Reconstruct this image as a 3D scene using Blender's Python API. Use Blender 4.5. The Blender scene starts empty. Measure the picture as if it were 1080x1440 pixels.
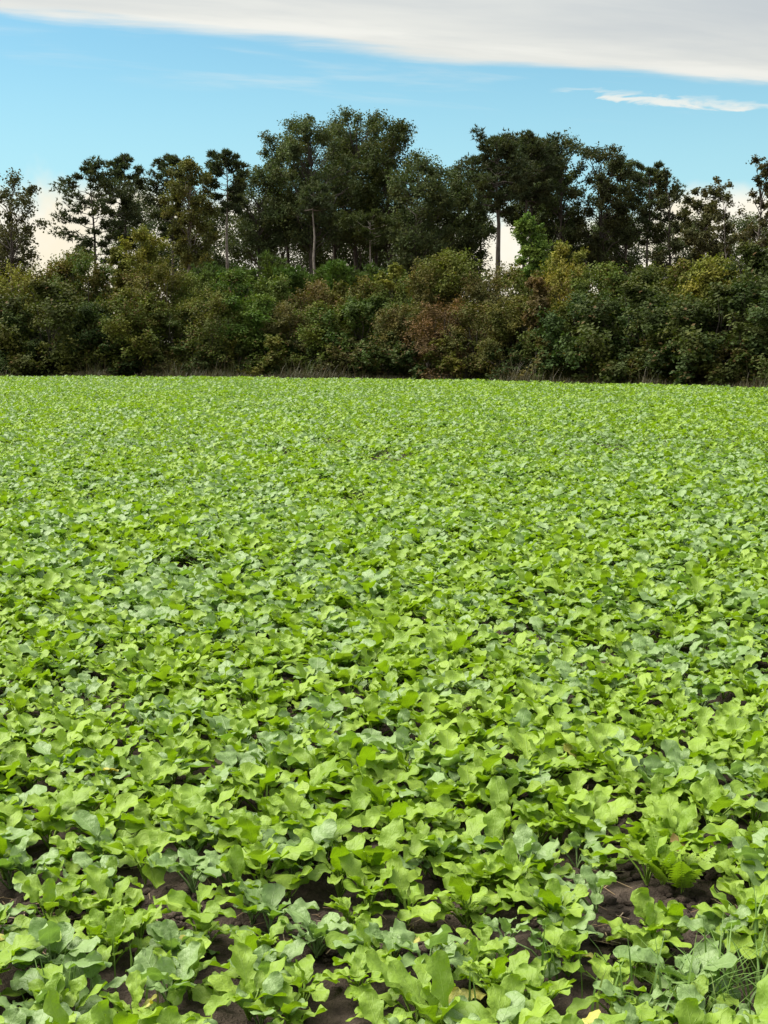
import bpy, math, random
import numpy as np
from mathutils import Vector, Matrix, Quaternion

S = bpy.context.scene
COL = S.collection
R = math.radians
PI = math.pi

# ------------------------------------------------------------------ camera
CAM_H = 1.6
FOC = 1926.0                       # focal length in photo pixels (photo 1080 x 1440)
PITCH = math.atan((720 - 481) / FOC)
cam_d = bpy.data.cameras.new('camera')
cam = bpy.data.objects.new('camera', cam_d)
COL.objects.link(cam)
cam.location = (0, 0, CAM_H)
cam.rotation_euler = (PI / 2 - PITCH, 0, 0)
cam_d.sensor_fit = 'VERTICAL'
cam_d.sensor_height = 36
cam_d.lens = 36 * FOC / 1440
cam_d.clip_start = 0.05
cam_d.clip_end = 6000
S.camera = cam


def ray(px, py):
    """direction of a photo pixel, with y (forward) component 1"""
    u = (px - 540) / FOC
    v = (720 - py) / FOC
    y = math.cos(PITCH) + math.sin(PITCH) * v
    z = -math.sin(PITCH) + math.cos(PITCH) * v
    return Vector((u / y, 1.0, z / y))


def on_ground(px, py, h=0.0):
    d = ray(px, py)
    t = (CAM_H - h) / -d.z
    return Vector((d.x * t, t, h))


def project(p):
    """photo pixel of a world point"""
    y, z = p[1], p[2] - CAM_H
    f = math.cos(PITCH) * y - math.sin(PITCH) * z
    v = math.sin(PITCH) * y + math.cos(PITCH) * z
    return 540 + FOC * p[0] / f, 720 - FOC * v / f


# ------------------------------------------------------------------ light and exposure
SUN_EL, SUN_AZ = R(56), R(-70)       # azimuth measured from +Y (view direction) towards +X
S.view_settings.view_transform = 'Standard'
S.view_settings.look = 'None'
S.view_settings.exposure = 1.02
S.view_settings.gamma = 1
S.view_settings.use_curve_mapping = False
SKY_STRENGTH = 0.093

sun_d = bpy.data.lights.new('sun', 'SUN')
sun_d.energy = 5.0
sun_d.angle = R(52)
sun_d.color = (1.0, 0.95, 0.86)
sun = bpy.data.objects.new('sun', sun_d)
COL.objects.link(sun)
sdir = Vector((math.sin(SUN_AZ) * math.cos(SUN_EL), math.cos(SUN_AZ) * math.cos(SUN_EL), math.sin(SUN_EL)))
sun.rotation_euler = (-sdir).to_track_quat('-Z', 'Y').to_euler()
sun.location = (0, 0, 60)


class NT:
    """small helper round a node tree"""
    def __init__(s, nt):
        s.nt = nt
        nt.nodes.clear()

    def n(s, t, **kw):
        x = s.nt.nodes.new(t)
        ins = kw.pop('i', {})
        for k, v in kw.items():
            setattr(x, k, v)
        for k, v in ins.items():
            if hasattr(v, 'is_output') or hasattr(v, 'links'):
                s.nt.links.new(v, x.inputs[k])
            else:
                x.inputs[k].default_value = v
        return x

    def m(s, op, a, b=0.0, c=0.0, clamp=False):
        x = s.nt.nodes.new('ShaderNodeMath')
        x.operation = op
        x.use_clamp = clamp
        for k, v in enumerate((a, b, c)):
            if hasattr(v, 'links'):
                s.nt.links.new(v, x.inputs[k])
            else:
                x.inputs[k].default_value = v
        return x.outputs[0]

    def ss(s, lo, hi, v):
        """smoothstep"""
        x = s.nt.nodes.new('ShaderNodeMapRange')
        x.interpolation_type = 'SMOOTHSTEP'
        for k, w in (('From Min', lo), ('From Max', hi), ('Value', v)):
            if hasattr(w, 'links'):
                s.nt.links.new(w, x.inputs[k])
            else:
                x.inputs[k].default_value = w
        return x.outputs[0]

    def mix(s, f, a, b, bt='MIX'):
        x = s.nt.nodes.new('ShaderNodeMix')
        x.data_type = 'RGBA'
        x.blend_type = bt
        x.clamp_factor = True
        for k, w in ((0, f), (6, a), (7, b)):
            if hasattr(w, 'links'):
                s.nt.links.new(w, x.inputs[k])
            elif isinstance(w, (tuple, list)):
                x.inputs[k].default_value = tuple(w) + ((1.0,) if len(w) == 3 else ())
            else:
                x.inputs[k].default_value = w
        return x.outputs[2]

    def noise(s, vec, scale, detail=3.0, rough=0.55, dist=0.0, w=None):
        x = s.nt.nodes.new('ShaderNodeTexNoise')
        x.inputs['Scale'].default_value = scale
        x.inputs['Detail'].default_value = detail
        x.inputs['Roughness'].default_value = rough
        x.inputs['Distortion'].default_value = dist
        if vec is not None:
            s.nt.links.new(vec, x.inputs['Vector'])
        return x.outputs['Fac']

    def link(s, a, b):
        s.nt.links.new(a, b)


world = bpy.data.worlds.new('World')
S.world = world
world.use_nodes = True
w = NT(world.node_tree)
tc = w.n('ShaderNodeTexCoord')
D = tc.outputs['Generated']
sep = w.n('ShaderNodeSeparateXYZ', i={0: D})
dx, dy, dz = sep.outputs
sky = w.n('ShaderNodeTexSky', sky_type='NISHITA', sun_disc=False, sun_elevation=SUN_EL, sun_rotation=SUN_AZ,
          air_density=1.0, dust_density=0.6, ozone_density=2.0)
skyc = w.mix(1.0, sky.outputs[0], (0.56, 0.81, 0.76), 'MULTIPLY')
skyc = w.mix(w.m('MULTIPLY', w.ss(0.23, 0.06, dz), 0.62), skyc, (2.75, 4.4, 4.95))
zc = w.m('MAXIMUM', dz, 0.015)
px_ = w.m('DIVIDE', dx, zc)
py_ = w.m('DIVIDE', dy, zc)
# high cloud deck: its edge is a straight front crossing the view; overhead and behind is covered
edge = w.m('SUBTRACT', py_, w.m('MULTIPLY_ADD', px_, 0.446, 4.84))
along = w.m('ADD', w.m('MULTIPLY', px_, 0.913), w.m('MULTIPLY', py_, 0.407))
across = w.m('SUBTRACT', w.m('MULTIPLY', py_, 0.913), w.m('MULTIPLY', px_, 0.407))
cv = w.n('ShaderNodeCombineXYZ', i={0: w.m('MULTIPLY', along, 0.45), 1: across, 2: 0.0}).outputs[0]
cv2 = w.n('ShaderNodeCombineXYZ', i={0: w.m('MULTIPLY', along, 0.8), 1: w.m('MULTIPLY', across, 2.0), 2: 3.0}).outputs[0]
n1 = w.noise(cv, 1.6, 5, 0.6, 0.4)
n2 = w.noise(cv2, 1.1, 5, 0.55, 0.3)
e2 = w.m('ADD', edge, w.m('MULTIPLY', w.m('SUBTRACT', n1, 0.5), 0.75))
deck = w.ss(0.13, -0.10, e2)
depth = w.ss(0.0, 1.3, w.m('MULTIPLY', w.m('ADD', edge, w.m('MULTIPLY', w.m('SUBTRACT', n2, 0.5), 1.6)), -1.0))
zen = w.m('MULTIPLY_ADD', dz, 1.1, 0.75)
deckc = w.mix(depth, (4.45, 4.5, 4.25), (3.1, 3.35, 3.5))
rim = w.m('MULTIPLY', w.ss(0.42, 0.02, w.m('ABSOLUTE', w.m('ADD', e2, 0.12))), w.ss(0.38, 0.62, n2))
deckc = w.mix(w.m('MULTIPLY', rim, 0.75), deckc, (5.0, 5.0, 4.7))
deckc = w.mix(1.0, deckc, w.n('ShaderNodeCombineXYZ', i={0: zen, 1: zen, 2: zen}).outputs[0], 'MULTIPLY')
c1 = w.mix(deck, skyc, deckc)
# thin streaks in front of the deck edge: a bright one to the right, faint wisps elsewhere
band = w.m('MULTIPLY', w.ss(0.12, 0.35, edge), w.ss(1.25, 0.8, edge))
st = w.m('MULTIPLY', band, w.ss(0.50, 0.70, n2))
gd = w.m('MAXIMUM', dy, 0.05)
gx = w.m('DIVIDE', dx, gd)
gz = w.m('DIVIDE', dz, gd)
sn = w.noise(w.n('ShaderNodeCombineXYZ', i={0: w.m('MULTIPLY', gx, 9.0), 1: w.m('MULTIPLY', gz, 45.0), 2: 1.7}).outputs[0], 2.2, 5, 0.6, 0.5)
off = w.m('SUBTRACT', gz, w.m('MULTIPLY_ADD', gx, -0.085, 0.1875))
off = w.m('ABSOLUTE', w.m('ADD', off, w.m('MULTIPLY', w.m('SUBTRACT', sn, 0.5), 0.022)))
wide = w.m('MULTIPLY_ADD', w.ss(0.13, 0.2, gx), 0.0030, 0.0016)
s1 = w.m('MULTIPLY', w.ss(1.0, 0.25, w.m('DIVIDE', off, wide)), w.ss(0.115, 0.14, gx))
st = w.m('MAXIMUM', w.m('MULTIPLY', st, 0.3), w.m('MULTIPLY', s1, w.m('MULTIPLY_ADD', w.ss(0.38, 0.60, sn), 0.68, 0.22)))
c2 = w.mix(st, c1, (4.7, 4.8, 4.5))
# bank of sunlit cumulus low on the horizon
n3 = w.noise(D, 7.0, 5, 0.55, 0.2)
h = w.m('MULTIPLY_ADD', w.m('SUBTRACT', n3, 0.5), 0.13, w.m('MULTIPLY_ADD', w.ss(-0.14, -0.27, gx), 0.006, 0.088))
low = w.ss(0.012, -0.012, w.m('SUBTRACT', dz, h))
n4 = w.noise(D, 16.0, 4, 0.6)
lowc = w.mix(w.ss(0.35, 0.7, n4), (5.3, 4.85, 3.8), (5.5, 5.3, 4.7))
c3 = w.mix(low, c2, lowc)
bg = w.n('ShaderNodeBackground', i={'Color': c3, 'Strength': SKY_STRENGTH})
w.link(bg.outputs[0], w.n('ShaderNodeOutputWorld').inputs['Surface'])

rng = np.random.default_rng(11)
random.seed(11)

# ------------------------------------------------------------------ object helpers


def mesh_from(name, verts, faces, mat=None, smooth=True, attrs=None, uv=None, matidx=None):
    me = bpy.data.meshes.new(name)
    verts = np.asarray(verts, dtype=np.float32)
    if isinstance(faces, np.ndarray):
        nf, k = faces.shape
        me.vertices.add(len(verts))
        me.vertices.foreach_set('co', verts.ravel())
        me.loops.add(nf * k)
        me.loops.foreach_set('vertex_index', faces.astype(np.int32).ravel())
        me.polygons.add(nf)
        me.polygons.foreach_set('loop_start', np.arange(0, nf * k, k, dtype=np.int32))
        me.update(calc_edges=True)
    else:
        me.from_pydata(verts.tolist(), [], faces)
        me.update()
    if smooth:
        me.polygons.foreach_set('use_smooth', np.ones(len(me.polygons), dtype=bool))
    for an, (dom, vals) in (attrs or {}).items():
        a = me.attributes.new(an, 'FLOAT', dom)
        a.data.foreach_set('value', np.asarray(vals, dtype=np.float32))
    if uv is not None:
        ul = me.uv_layers.new(name='UVMap')
        li = np.empty(len(me.loops), dtype=np.int32)
        me.loops.foreach_get('vertex_index', li)
        ul.data.foreach_set('uv', np.asarray(uv, dtype=np.float32)[li].ravel())
    if mat is not None:
        for mm in (mat if isinstance(mat, (list, tuple)) else [mat]):
            me.materials.append(mm)
    if matidx is not None:
        me.polygons.foreach_set('material_index', np.asarray(matidx, dtype=np.int32))
    return me


def obj(name, me, parent=None, **props):
    o = bpy.data.objects.new(name, me)
    COL.objects.link(o)
    if parent is not None:
        o.parent = parent
    for k, v in props.items():
        o[k] = v
    return o


def thing(name, loc, label, cat, group=None, rz=0.0, sc=1.0):
    o = bpy.data.objects.new(name, None)
    o.empty_display_size = 0.2
    COL.objects.link(o)
    o.location = loc
    o.rotation_euler = (0, 0, rz)
    o.scale = (sc, sc, sc)
    o['label'] = label
    o['category'] = cat
    if group:
        o['group'] = group
    return o


def vnoise(x, y, seed=0):
    """smooth 2-D value noise, -1..1"""
    xi = np.floor(x).astype(np.int64)
    yi = np.floor(y).astype(np.int64)
    xf, yf = x - xi, y - yi
    xf = xf * xf * (3 - 2 * xf)
    yf = yf * yf * (3 - 2 * yf)

    def hsh(a, b):
        v = (a * 374761393 + b * 668265263 + seed * 974711) & 0x7fffffff
        v = ((v ^ (v >> 13)) * 1274126177) & 0x7fffffff
        return ((v ^ (v >> 16)) & 0xffff) / 32767.5 - 1
    a, b, c, d = hsh(xi, yi), hsh(xi + 1, yi), hsh(xi, yi + 1), hsh(xi + 1, yi + 1)
    return (a * (1 - xf) + b * xf) * (1 - yf) + (c * (1 - xf) + d * xf) * yf


# ------------------------------------------------------------------ materials


def new_mat(name):
    m = bpy.data.materials.new(name)
    m.use_nodes = True
    return m, NT(m.node_tree)


def leaf_material(name, dark, pale, trans, vein, rough=0.5, sheen=0.35, spots=None):
    """crop leaf: midrib and side veins from the leaf's own UV, mottling, per-leaf variation, translucency"""
    m, t = new_mat(name)
    uv = t.n('ShaderNodeUVMap', uv_map='UVMap').outputs[0]
    su = t.n('ShaderNodeSeparateXYZ', i={0: uv})
    u = t.m('ABSOLUTE', t.m('SUBTRACT', su.outputs[0], 0.5))
    v = su.outputs[1]
    tint = t.n('ShaderNodeAttribute', attribute_name='tint').outputs['Fac']
    rnd = t.n('ShaderNodeObjectInfo').outputs['Random']
    co = t.n('ShaderNodeTexCoord').outputs['Object']
    nz = t.noise(co, 22, 3, 0.6)
    nf = t.noise(co, 120, 2, 0.6)
    f = t.m('ADD', tint, t.m('MULTIPLY', t.m('SUBTRACT', rnd, 0.5), 0.7))
    f = t.m('ADD', f, t.m('MULTIPLY', t.m('SUBTRACT', nz, 0.5), 0.8), clamp=True)
    base = t.mix(f, dark, pale)
    if spots:
        base = t.mix(t.ss(0.56, 0.7, t.noise(co, 34, 3, 0.7)), base, spots)
    # midrib tapering to the tip, and slanted side veins
    wid = t.m('MULTIPLY_ADD', v, -0.022, 0.032)
    rib = t.ss(t.m('MULTIPLY', wid, 1.25), t.m('MULTIPLY', wid, 0.5), u)
    sv = t.m('SUBTRACT', t.m('MULTIPLY', t.m('POWER', t.m('MAXIMUM', v, 0.0), 0.8), 5.0), t.m('MULTIPLY', u, 3.4))
    sv = t.m('FRACT', t.m('ADD', sv, t.m('MULTIPLY', t.noise(co, 60, 2, 0.5), 0.5)))
    sv = t.m('ABSOLUTE', t.m('SUBTRACT', sv, 0.5))
    side = t.m('MULTIPLY', t.ss(0.075, 0.02, sv), t.ss(0.49, 0.3, u))
    stalk = t.ss(0.03, -0.01, v)
    veinf = t.m('MAXIMUM', t.m('MULTIPLY', rib, 0.9), t.m('MULTIPLY', side, 0.30))
    base = t.mix(t.m('MAXIMUM', veinf, t.m('MULTIPLY', stalk, 0.6)), base, vein)
    geo = t.n('ShaderNodeNewGeometry')
    base = t.mix(t.m('MULTIPLY', geo.outputs['Backfacing'], 0.45), base, vein)
    hgt = t.m('ADD', t.m('MULTIPLY', veinf, -1.0), t.m('MULTIPLY', nf, 0.35))
    hgt = t.m('ADD', hgt, t.m('MULTIPLY', t.noise(co, 48, 2, 0.5), 1.6))
    hgt = t.m('ADD', hgt, t.m('MULTIPLY', side, -0.35))
    bmp = t.n('ShaderNodeBump', i={'Strength': 0.45, 'Distance': 0.006, 'Height': hgt})
    pb = t.n('ShaderNodeBsdfPrincipled', i={'Base Color': base, 'Roughness': rough, 'Normal': bmp.outputs[0]})
    pb.inputs['Specular IOR Level'].default_value = sheen
    tr = t.n('ShaderNodeBsdfTranslucent', i={'Color': t.mix(t.m('MULTIPLY', f, 0.4), trans, pale), 'Normal': bmp.outputs[0]})
    mx = t.n('ShaderNodeMixShader', i={0: 0.3, 1: pb.outputs[0], 2: tr.outputs[0]})
    t.link(mx.outputs[0], t.n('ShaderNodeOutputMaterial').inputs[0])
    return m


M_TURNIP = leaf_material('turnip_leaf', (0.080, 0.155, 0.022), (0.184, 0.274, 0.088), (0.19, 0.36, 0.02), (0.24, 0.345, 0.13), 0.46, 0.32)
M_MUSTARD = leaf_material('mustard_leaf', (0.098, 0.172, 0.005), (0.216, 0.314, 0.022), (0.25, 0.44, 0.006), (0.24, 0.36, 0.06), 0.5, 0.24)
M_YELLOW = leaf_material('yellowed_leaf', (0.27, 0.27, 0.012), (0.42, 0.37, 0.03), (0.40, 0.36, 0.02), (0.42, 0.42, 0.16), 0.5, 0.3, spots=(0.20, 0.26, 0.03))
M_BROWN = leaf_material('withered_leaf', (0.16, 0.115, 0.022), (0.26, 0.20, 0.04), (0.25, 0.16, 0.02), (0.33, 0.24, 0.10), 0.65, 0.2, spots=(0.16, 0.16, 0.03))


def foliage_material(name, trans=0.18):
    """tree and shrub leaves: colour of the object, varied leaf by leaf"""
    m, t = new_mat(name)
    oi = t.n('ShaderNodeObjectInfo')
    tint = t.n('ShaderNodeAttribute', attribute_name='tint').outputs['Fac']
    co = t.n('ShaderNodeTexCoord').outputs['Object']
    nz = t.noise(co, 0.9, 2, 0.5)
    k = t.m('ADD', t.m('MULTIPLY', tint, 0.85), 0.7)
    kv = t.n('ShaderNodeCombineXYZ', i={0: k, 1: k, 2: k}).outputs[0]
    base = t.mix(1.0, oi.outputs['Color'], kv, 'MULTIPLY')
    warm = t.mix(1.0, base, (1.22, 1.0, 0.8), 'MULTIPLY')
    base = t.mix(t.ss(0.42, 0.66, nz), base, warm)
    ac = t.n('ShaderNodeAttribute', attribute_name='autumn').outputs['Fac']
    base = t.mix(ac, base, (0.095, 0.056, 0.024))
    pb = t.n('ShaderNodeBsdfPrincipled', i={'Base Color': base, 'Roughness': 0.7})
    pb.inputs['Specular IOR Level'].default_value = 0.08
    tr = t.n('ShaderNodeBsdfTranslucent', i={'Color': t.mix(1.0, base, (1.3, 1.5, 0.6), 'MULTIPLY')})
    mx = t.n('ShaderNodeMixShader', i={0: trans, 1: pb.outputs[0], 2: tr.outputs[0]})
    t.link(mx.outputs[0], t.n('ShaderNodeOutputMaterial').inputs[0])
    return m


M_FOL = foliage_material('tree_leaves')


def bark_material(name, a, b, scale):
    m, t = new_mat(name)
    co = t.n('ShaderNodeTexCoord').outputs['Object']
    mp = t.n('ShaderNodeMapping', i={0: co, 'Scale': (1, 1, 0.25)})
    nz = t.noise(mp.outputs[0], scale, 4, 0.65)
    base = t.mix(t.ss(0.35, 0.65, nz), a, b)
    bmp = t.n('ShaderNodeBump', i={'Strength': 0.8, 'Distance': 0.03, 'Height': nz})
    pb = t.n('ShaderNodeBsdfPrincipled', i={'Base Color': base, 'Roughness': 0.9, 'Normal': bmp.outputs[0]})
    t.link(pb.outputs[0], t.n('ShaderNodeOutputMaterial').inputs[0])
    return m


M_BARK = bark_material('dark_bark', (0.035, 0.027, 0.02), (0.09, 0.075, 0.06), 7)
M_PALEBARK = bark_material('pale_bark', (0.11, 0.09, 0.07), (0.23, 0.20, 0.17), 7)


def soil_material():
    m, t = new_mat('soil')
    co = t.n('ShaderNodeTexCoord').outputs['Object']
    n1 = t.noise(co, 1.3, 4, 0.6)
    n2 = t.noise(co, 17, 6, 0.7, 0.4)
    n3 = t.noise(co, 75, 4, 0.65)
    base = t.mix(t.ss(0.3, 0.7, n2), (0.034, 0.025, 0.019), (0.100, 0.075, 0.057))
    base = t.mix(t.ss(0.45, 0.7, n1), base, (0.118, 0.090, 0.068))
    base = t.mix(t.m('MULTIPLY', t.ss(0.62, 0.72, n3), 0.5), base, (0.22, 0.17, 0.11))
    hg = t.m('ADD', n2, t.m('MULTIPLY', n3, 0.35))
    bmp = t.n('ShaderNodeBump', i={'Strength': 1.0, 'Distance': 0.05, 'Height': hg})
    pb = t.n('ShaderNodeBsdfPrincipled', i={'Base Color': base, 'Roughness': 0.95, 'Normal': bmp.outputs[0]})
    pb.inputs['Specular IOR Level'].default_value = 0.15
    t.link(pb.outputs[0], t.n('ShaderNodeOutputMaterial').inputs[0])
    return m


M_SOIL = soil_material()


def blade_material(name, a, b, c):
    m, t = new_mat(name)
    tint = t.n('ShaderNodeAttribute', attribute_name='tint').outputs['Fac']
    base = t.mix(t.ss(0.0, 0.7, tint), a, b)
    base = t.mix(t.ss(0.7, 1.0, tint), base, c)
    pb = t.n('ShaderNodeBsdfPrincipled', i={'Base Color': base, 'Roughness': 0.55})
    tr = t.n('ShaderNodeBsdfTranslucent', i={'Color': base})
    mx = t.n('ShaderNodeMixShader', i={0: 0.25, 1: pb.outputs[0], 2: tr.outputs[0]})
    t.link(mx.outputs[0], t.n('ShaderNodeOutputMaterial').inputs[0])
    return m


M_GRASS = blade_material('green_grass', (0.08, 0.16, 0.018), (0.14, 0.24, 0.04), (0.28, 0.25, 0.09))
M_DRY = blade_material('dry_grass', (0.05, 0.064, 0.016), (0.082, 0.070, 0.028), (0.13, 0.10, 0.05))
M_STRAW = blade_material('straw', (0.16, 0.10, 0.05), (0.28, 0.20, 0.11), (0.35, 0.28, 0.18))

# ------------------------------------------------------------------ the ground
EDGE_X = [-90, -40, -16.5, -8.5, 0.0, 6.7, 12.3, 20, 40, 90]
EDGE_Y = [66, 62, 59.0, 58.2, 55.3, 50.0, 44.0, 38, 25, 8]


def edge_y(x):
    return np.interp(x, EDGE_X, EDGE_Y)


# bare patches seen between the plants: photo pixel, radius in metres across and along
PATCHES = [(960, 1285, .26, .22), (1030, 1215, .14, .16), (880, 1320, .10, .10), (505, 1205, .15, .12), (555, 1160, .08, .10),
           (235, 1285, .17, .13), (35, 1290, .09, .10), (45, 1150, .10, .09), (380, 1215, .10, .08), (440, 1300, .12, .08),
           (505, 1330, .10, .08), (600, 1320, .10, .07), (350, 1185, .09, .07), (780, 1130, .09, .09), (490, 1030, .10, .1),
           (552, 945, .10, .12), (712, 908, .15, .2), (750, 870, .1, .12), (500, 715, .22, .45), (545, 655, .35, .7), (460, 632, .3, .7),
           (465, 692, .22, .4), (870, 640, .3, .6), (875, 1165, .10, .10), (395, 1005, .09, .12), (130, 1215, .08, .07),
           (760, 685, .2, .4), (640, 775, .2, .3), (270, 810, .15, .25), (345, 1040, .09, .10), (800, 1230, .08, .07),
           (1010, 1010, .09, .1), (1045, 1290, .1, .1), (90, 1350, .07, .06), (700, 1190, .07, .07), (170, 1090, .08, .07)]
PATCH_W = [(on_ground(a, b), rx, ry) for a, b, rx, ry in PATCHES]

fx = np.concatenate([[-2500, -900, -300, -120, -60, -30, -15, -9, -6], np.arange(-4.5, 4.51, 0.055), [6, 9, 15, 30, 60, 120, 300, 900, 2500]])
fy = np.concatenate([[-900, -300, -80, -20, -5, 0, 1.2], np.arange(2.0, 13.0, 0.055), np.arange(13.3, 20, 0.5), [24, 30, 38, 46, 55, 65, 80, 110, 150, 220, 400, 900, 2500, 4000]])
GX, GY = np.meshgrid(fx, fy)
fade = np.clip((5.5 - np.abs(GX)) / 1.0, 0, 1) * np.clip((GY - 1.5) / 0.5, 0, 1) * np.clip((15 - GY) / 3, 0, 1)
GZ = fade * (0.022 * vnoise(GX * 2.3, GY * 2.3, 1) + 0.016 * vnoise(GX * 6.1, GY * 6.1, 2) + 0.019 * vnoise(GX * 12, GY * 12, 3))
nx, ny = len(fx), len(fy)
ii = np.arange(nx * ny).reshape(ny, nx)
gf = np.stack([ii[:-1, :-1], ii[:-1, 1:], ii[1:, 1:], ii[1:, :-1]], -1).reshape(-1, 4)
obj('ground', mesh_from('ground', np.stack([GX, GY, GZ], -1).reshape(-1, 3), gf, M_SOIL), kind='structure')


def ground_z(x, y):
    if abs(x) > 5.5 or y < 1.5 or y > 15:
        return 0.0
    a = np.array([x]), np.array([y])
    return float(0.022 * vnoise(a[0] * 2.3, a[1] * 2.3, 1)[0] + 0.016 * vnoise(a[0] * 6.1, a[1] * 6.1, 2)[0])


# ------------------------------------------------------------------ mesh builders for wood and leaves


class Buf:
    def __init__(s):
        s.v, s.f, s.n = [], [], 0

    def tube(s, pts, rad, sides=6):
        pts = np.asarray(pts, float)
        k = len(pts)
        tg = np.gradient(pts, axis=0)
        tg /= np.linalg.norm(tg, axis=1)[:, None] + 1e-9
        up = np.where(np.abs(tg[:, 2:3]) > 0.9, np.array([[1.0, 0, 0]]), np.array([[0, 0, 1.0]]))
        a = np.cross(tg, up)
        a /= np.linalg.norm(a, axis=1)[:, None] + 1e-9
        b = np.cross(tg, a)
        an = np.linspace(0, 2 * PI, sides, endpoint=False)
        ring = pts[:, None] + np.asarray(rad)[:, None, None] * (a[:, None] * np.cos(an)[None, :, None] + b[:, None] * np.sin(an)[None, :, None])
        s.v.append(ring.reshape(-1, 3))
        i = np.arange(k * sides).reshape(k, sides)
        j = np.roll(i, -1, 1)
        s.f.append(np.stack([i[:-1], j[:-1], j[1:], i[1:]], -1).reshape(-1, 4) + s.n)
        s.n += k * sides

    def mesh(s, name, mat):
        return mesh_from(name, np.concatenate(s.v), np.concatenate(s.f), mat)


def curve(a, b, sag, k=5, jit=0.0, g=None):
    a, b = np.asarray(a, float), np.asarray(b, float)
    t = np.linspace(0, 1, k)[:, None]
    p = a + (b - a) * t
    p[:, 2] += sag * (4 * t * (1 - t))[:, 0]
    if jit and g is not None:
        p[1:-1] += g.normal(0, jit, (k - 2, 3))
    return p


def leaf_cards(g, pos, out, size, up=0.5, aspect=0.62):
    """one folded diamond leaf (2 triangles) at each position; out: preferred normal"""
    n = len(pos)
    nr = g.normal(0, 1, (n, 3)) * 0.75 + out * 0.6
    nr[:, 2] += up
    nr /= np.linalg.norm(nr, axis=1)[:, None] + 1e-9
    r = g.normal(0, 1, (n, 3))
    a = np.cross(nr, r)
    a /= np.linalg.norm(a, axis=1)[:, None] + 1e-9
    b = np.cross(nr, a)
    sz = (size * g.uniform(0.6, 1.35, n))[:, None]
    v = np.stack([pos - a * sz, pos - b * sz * aspect + nr * sz * .22, pos + a * sz, pos + b * sz * aspect + nr * sz * .22], 1).reshape(-1, 3)
    i = np.arange(n)[:, None] * 4
    f = np.concatenate([i + np.array([[0, 1, 2]]), i + np.array([[0, 2, 3]])], 0)
    return v, f


def needle_tufts(g, pos, ax, size, per=7):
    """pine: each tuft a spray of thin blades round an axis"""
    n = len(pos)
    p = np.repeat(pos, per, 0)
    d = np.repeat(ax, per, 0) * 0.8 + g.normal(0, 0.75, (n * per, 3))
    d[:, 2] += 0.15
    d /= np.linalg.norm(d, axis=1)[:, None] + 1e-9
    s = np.cross(d, g.normal(0, 1, (n * per, 3)))
    s /= np.linalg.norm(s, axis=1)[:, None] + 1e-9
    L = (size * g.uniform(0.7, 1.3, n * per))[:, None]
    v = np.stack([p - s * L * .16, p + s * L * .16, p + d * L], 1).reshape(-1, 3)
    f = np.arange(n * per * 3).reshape(-1, 3)
    return v, f


def crown_mesh(name, v, f, tint_face, autumn_face=None):
    at = {'tint': ('FACE', tint_face)}
    at['autumn'] = ('FACE', autumn_face if autumn_face is not None else np.zeros(len(f)))
    return mesh_from(name, v, f, M_FOL, smooth=False, attrs=at)


def ball(g, n, power=0.45):
    d = g.normal(0, 1, (n, 3))
    d /= np.linalg.norm(d, axis=1)[:, None]
    return d, d * (g.random(n) ** power)[:, None]


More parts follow.
